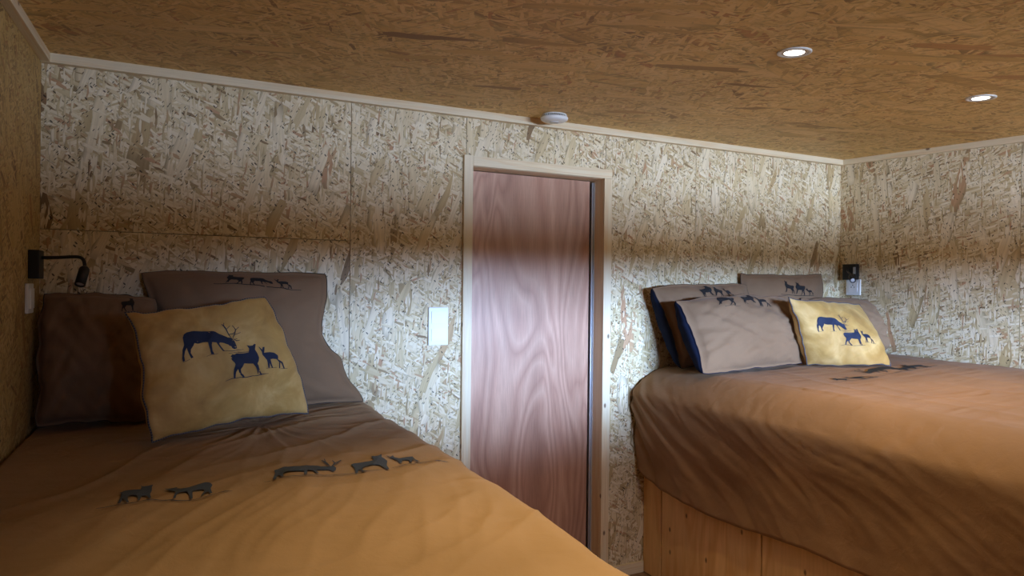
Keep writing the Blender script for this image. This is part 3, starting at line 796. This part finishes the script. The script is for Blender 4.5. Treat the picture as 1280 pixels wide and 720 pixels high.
def reading_lamp(wall_x, side, yc, zc, path, head_dir, label):
    """square black back box on a side wall, goose-neck arm, small cylinder head. side=+1 box grows towards +X"""
    t = empty('reading_lamp', (wall_x, yc, zc)); tag(t, label, 'lamp', 'black reading lamps')
    xs = sorted((wall_x, wall_x + side * .030))
    bm = NB(); rbox(bm, xs[0], xs[1], yc - .045, yc + .045, zc - .046, zc + .046, .003); link('back_box', bm, M_BLACK, t)
    bm = NB(); tube(bm, path, .0055, 12); link('arm', bm, M_BLACK, t, True)
    p = Vector(path[-1]); d = Vector(head_dir).normalized()
    bm = NB(); lathe(bm, [(0, -.006), (.009, -.004), (.015, .004), (.0155, .010), (.0155, .066), (.0125, .066), (.0125, .060), (0, .060)], p, d, 28); hd = link('lamp_head', bm, M_BLACK, t, True)
    bm = NB(); lathe(bm, [(0, .0635), (.007, .0632), (.0122, .0615), (.0122, .060)], p, d, 24); link('lens', bm, M_LENS, hd, True)
    return t, xs
def bez(p0, p1, p2, p3, n=18):
    p0, p1, p2, p3 = map(Vector, (p0, p1, p2, p3))
    return [p0 * (1 - t) ** 3 + p1 * 3 * t * (1 - t) ** 2 + p2 * 3 * t * t * (1 - t) + p3 * t ** 3 for t in [i / n for i in range(n + 1)]]
yl = 2.66; e0 = at(53, 322, y=yl); e1 = at(106, 335, y=yl - .03); e2 = at(98, 362, y=yl - .075)
zc = at(43, 330.5, y=yl).z
e0.x = XL + .028
reading_lamp(XL, 1, yl, zc, bez(e0, e0 + Vector((.10, -.005, .0)), e1 + Vector((.0, 0, .055)), e1), (e2 - e1), 'black goose-neck reading lamp above the dark pillow on the left wall')
c0 = at(1065.5, 340, x=XR); s0 = Vector((XR - .028, c0.y, c0.z + .01)); l1 = at(1066, 350.5, x=XR - .17)
hd = Vector((-.55, -.55, -.35)).normalized(); e1 = l1 - hd * .064
t, xs = reading_lamp(XR, -1, c0.y, c0.z, bez(s0, s0 + Vector((-.04, 0, .0)), e1 - hd * .03, e1), hd, 'black square reading lamp above the white socket on the right wall')
bm = NB(); rbox(bm, xs[0] - .003, xs[0] - .0001, c0.y - .044, c0.y - .028, c0.z - .012, c0.z + .028, .001); link('charging_port', bm, M_GREYPLATE, t)
# socket right
c1 = at(1067.5, 359, x=XR)
so = empty('wall_socket', (XR, c1.y, c1.z)); tag(so, 'white square wall socket below the reading lamp on the right wall', 'socket')
bm = NB(); rbox(bm, XR - .009, XR, c1.y - .047, c1.y + .047, c1.z - .047, c1.z + .047, .003); link('socket_plate', bm, M_WHITE, so)
bm = NB(); rbox(bm, XR - .0115, XR - .0091, c1.y - .030, c1.y + .030, c1.z - .030, c1.z + .030, .001)
link('insert', bm, M_WHITE2, so)
bm = NB()
for dy, dz in ((.010, 0), (-.010, 0), (0, .012)):
    lathe(bm, [(0.0001, 0), (.003, 0), (.003, .0006), (0, .0008)], (XR - .0116, c1.y + dy, c1.z + dz), Vector((-1, 0, 0)), 10)
link('pin_hole', bm, M_HOLE, so)
# switch left wall
c2 = at(38, 373, x=XL + .008)
so = empty('light_switch', (XL, c2.y, c2.z)); tag(so, 'white switch plate seen edge-on below the reading lamp on the left wall', 'switch')
bm = NB(); rbox(bm, XL, XL + .010, c2.y - .045, c2.y + .045, c2.z - .047, c2.z + .047, .003); link('switch_frame', bm, M_WHITE, so)
bm = NB(); rbox(bm, XL + .0101, XL + .0145, c2.y - .030, c2.y + .030, c2.z - .032, c2.z + .032, .0015); link('rocker', bm, M_WHITE2, so)

# ------------------------------------------------------------------ smoke alarm
p = at_ceiling(693, 143)
p.y = min(p.y, YB - .029 - .065)
cn = Vector((0, -SLOPE, 1)).normalized() * -1
p.z = ceil_z(p.y)
sm = empty('smoke_alarm', p); tag(sm, 'round white smoke alarm on the ceiling above the door', 'smoke alarm')
bm = NB(); lathe(bm, [(0, 0), (.054, 0), (.056, .003), (.056, .0055)], p, cn, 48); link('base', bm, M_WHITE, sm, True)
bm = NB(); lathe(bm, [(.051, .005), (.0515, .014)], p, cn, 48); link('vent_ring', bm, M_HOLE, sm, True)
bm = NB(); lathe(bm, [(.052, .013), (.061, .014), (.063, .018), (.060, .026), (.050, .0315), (.024, .0345), (0, .035)], p, cn, 48)
for k in range(40):
    a = 2 * math.pi * k / 40
    t_ = cn.orthogonal().normalized(); b_ = cn.cross(t_); d = t_ * math.cos(a) + b_ * math.sin(a)
    tube(bm, [p + cn * .004 + d * .055, p + cn * .0155 + d * .0565], .0016, 6)
cv = link('cover', bm, M_WHITE, sm, True)
bm = NB(); lathe(bm, [(.0215, .0345), (.022, .0375), (.020, .0382), (0.0, .0382)], p, cn, 32); link('test_button', bm, plain('grey_button', (.6, .61, .62), .4), sm, True)

# ------------------------------------------------------------------ downlights
def downlight(p, label, en=1.0, cone=105):
    p = Vector((p[0], p[1], ceil_z(p[1])))
    t = empty('downlight', p); tag(t, label, 'downlight', 'recessed ceiling downlights')
    bm = NB(); lathe(bm, [(.0505, 0), (.0505, .003), (.047, .0048), (.040, .0042), (.035, .0015), (.035, -.0)], p, cn, 44); link('rim', bm, M_RING, t, True)
    bm = NB(); lathe(bm, [(.0345, .0005), (.034, .003), (.031, .004), (.0295, .002), (.0295, .0008)], p, cn, 40); link('inner_ring', bm, M_RING, t, True)
    bm = NB(); lathe(bm, [(.029, .0008), (.028, .0022), (0, .0026)], p, cn, 36); link('led_disc', bm, M_LED, t)
    ld = bpy.data.lights.new('downlight_beam', 'SPOT'); ld.energy = SPOT_E * en; ld.color = (1, .76, .40); ld.spot_size = R(cone); ld.spot_blend = 1.0; ld.shadow_soft_size = .03
    lo = bpy.data.objects.new('downlight_beam', ld); COL.objects.link(lo); lo.location = p + cn * .035; lo.parent = t; lo.matrix_parent_inverse = t.matrix_world.inverted()
    return p
SPOT_E = 32
a = at_ceiling(993, 65); b = at_ceiling(1226, 122)
print('downlights', a, b)
downlight(a, 'round ceiling downlight nearer the camera, above the foot of the right bed')
downlight(b, 'round ceiling downlight near the right wall, smaller of the two in view', 1.5)
downlight((.68, 1.08), 'round ceiling downlight over the left bed, above the camera view', 1.4, 96)
downlight((1.30, 1.05), 'round ceiling downlight over the aisle between the beds', 1.1, 95)
downlight((2.95, -.5), 'round ceiling downlight near the window wall behind the camera', 1.0)

# ------------------------------------------------------------------ daylight
SKY_E = 200
W = bpy.data.worlds.new('outdoors'); scn.world = W; W.use_nodes = True
nt = W.node_tree; nt.nodes.clear()
def wn(t, **k):
    n = nt.nodes.new(t)
    for a_, b_ in k.items(): setattr(n, a_, b_)
    return n
out = wn('ShaderNodeOutputWorld'); bg = wn('ShaderNodeBackground'); tc = wn('ShaderNodeTexCoord'); sp = wn('ShaderNodeSeparateXYZ')
nt.links.new(tc.outputs['Generated'], sp.inputs[0])
mr = wn('ShaderNodeMapRange'); mr.inputs[1].default_value = -.25; mr.inputs[2].default_value = .25; nt.links.new(sp.outputs[2], mr.inputs[0])
az = wn('ShaderNodeMath', operation='ARCTAN2'); ny_ = wn('ShaderNodeMath', operation='MULTIPLY'); ny_.inputs[1].default_value = -1
nt.links.new(sp.outputs[1], ny_.inputs[0]); nt.links.new(sp.outputs[0], az.inputs[0]); nt.links.new(ny_.outputs[0], az.inputs[1])
# added azimuth mask: dims sky and ground on one side to darken the room's left
up_ = wn('ShaderNodeMath', operation='GREATER_THAN'); up_.inputs[1].default_value = 0; nt.links.new(sp.outputs[2], up_.inputs[0])
mk = wn('ShaderNodeMapRange', interpolation_type='SMOOTHSTEP'); mk.inputs[1].default_value = R(13); mk.inputs[2].default_value = R(20)
mk.inputs[3].default_value = 1; mk.inputs[4].default_value = .02; nt.links.new(az.outputs[0], mk.inputs[0])
mg = wn('ShaderNodeMapRange', interpolation_type='SMOOTHSTEP'); mg.inputs[1].default_value = R(-10); mg.inputs[2].default_value = R(30)
mg.inputs[3].default_value = 1; mg.inputs[4].default_value = .30; nt.links.new(az.outputs[0], mg.inputs[0])
mm = wn('ShaderNodeMix', data_type='FLOAT'); nt.links.new(up_.outputs[0], mm.inputs[0]); nt.links.new(mg.outputs[0], mm.inputs[2]); nt.links.new(mk.outputs[0], mm.inputs[3])
st_ = wn('ShaderNodeMath', operation='MULTIPLY'); st_.inputs[1].default_value = SKY_E; nt.links.new(mm.outputs[0], st_.inputs[0])
cr = wn('ShaderNodeValToRGB'); el = cr.color_ramp.elements
def zs(deg): return (math.sin(R(deg)) + .25) / .5
GROUND_C = (.41, .53, .72); SKY_C = (.69, 1.04, 1.68); DARK = (.02, .022, .015)
stops = [(-14.4, (.06, .06, .045)), (-10, (.06, .06, .045)), (-7.2, GROUND_C), (-3.4, GROUND_C), (-2.2, DARK), (1.6, DARK), (2.6, SKY_C), (8.5, SKY_C), (11, (.07, .09, .13)), (14, (.05, .07, .11))]
while len(el) < len(stops): el.new(.5)
for e_, (d_, c_) in zip(el, stops): e_.position = max(0, min(1, zs(d_))); e_.color = (*c_, 1)
nt.links.new(mr.outputs[0], cr.inputs[0]); nt.links.new(cr.outputs[0], bg.inputs[0]); nt.links.new(st_.outputs[0], bg.inputs[1])
nt.links.new(bg.outputs[0], out.inputs[0])
W.cycles.sampling_method = 'MANUAL'; W.cycles.sample_map_resolution = 1024
ld = bpy.data.lights.new('window_portal', 'AREA'); ld.shape = 'RECTANGLE'; ld.size = WX1 - WX0; ld.size_y = WZ1 - WZ0; ld.cycles.is_portal = True
lo = bpy.data.objects.new('window_portal', ld); COL.objects.link(lo); lo.location = ((WX0 + WX1) / 2, YF - .03, (WZ0 + WZ1) / 2); lo.rotation_euler = (R(90), 0, 0)

# ------------------------------------------------------------------ view
scn.view_settings.view_transform = 'Standard'; scn.view_settings.look = 'None'
scn.view_settings.exposure = 0.0; scn.view_settings.gamma = 1; scn.view_settings.use_curve_mapping = False
scn.cycles.max_bounces = 8; scn.cycles.diffuse_bounces = 5; scn.cycles.use_adaptive_sampling = True; scn.cycles.adaptive_threshold = .02; scn.cycles.use_denoising = True
scn.cycles.sample_clamp_indirect = 6
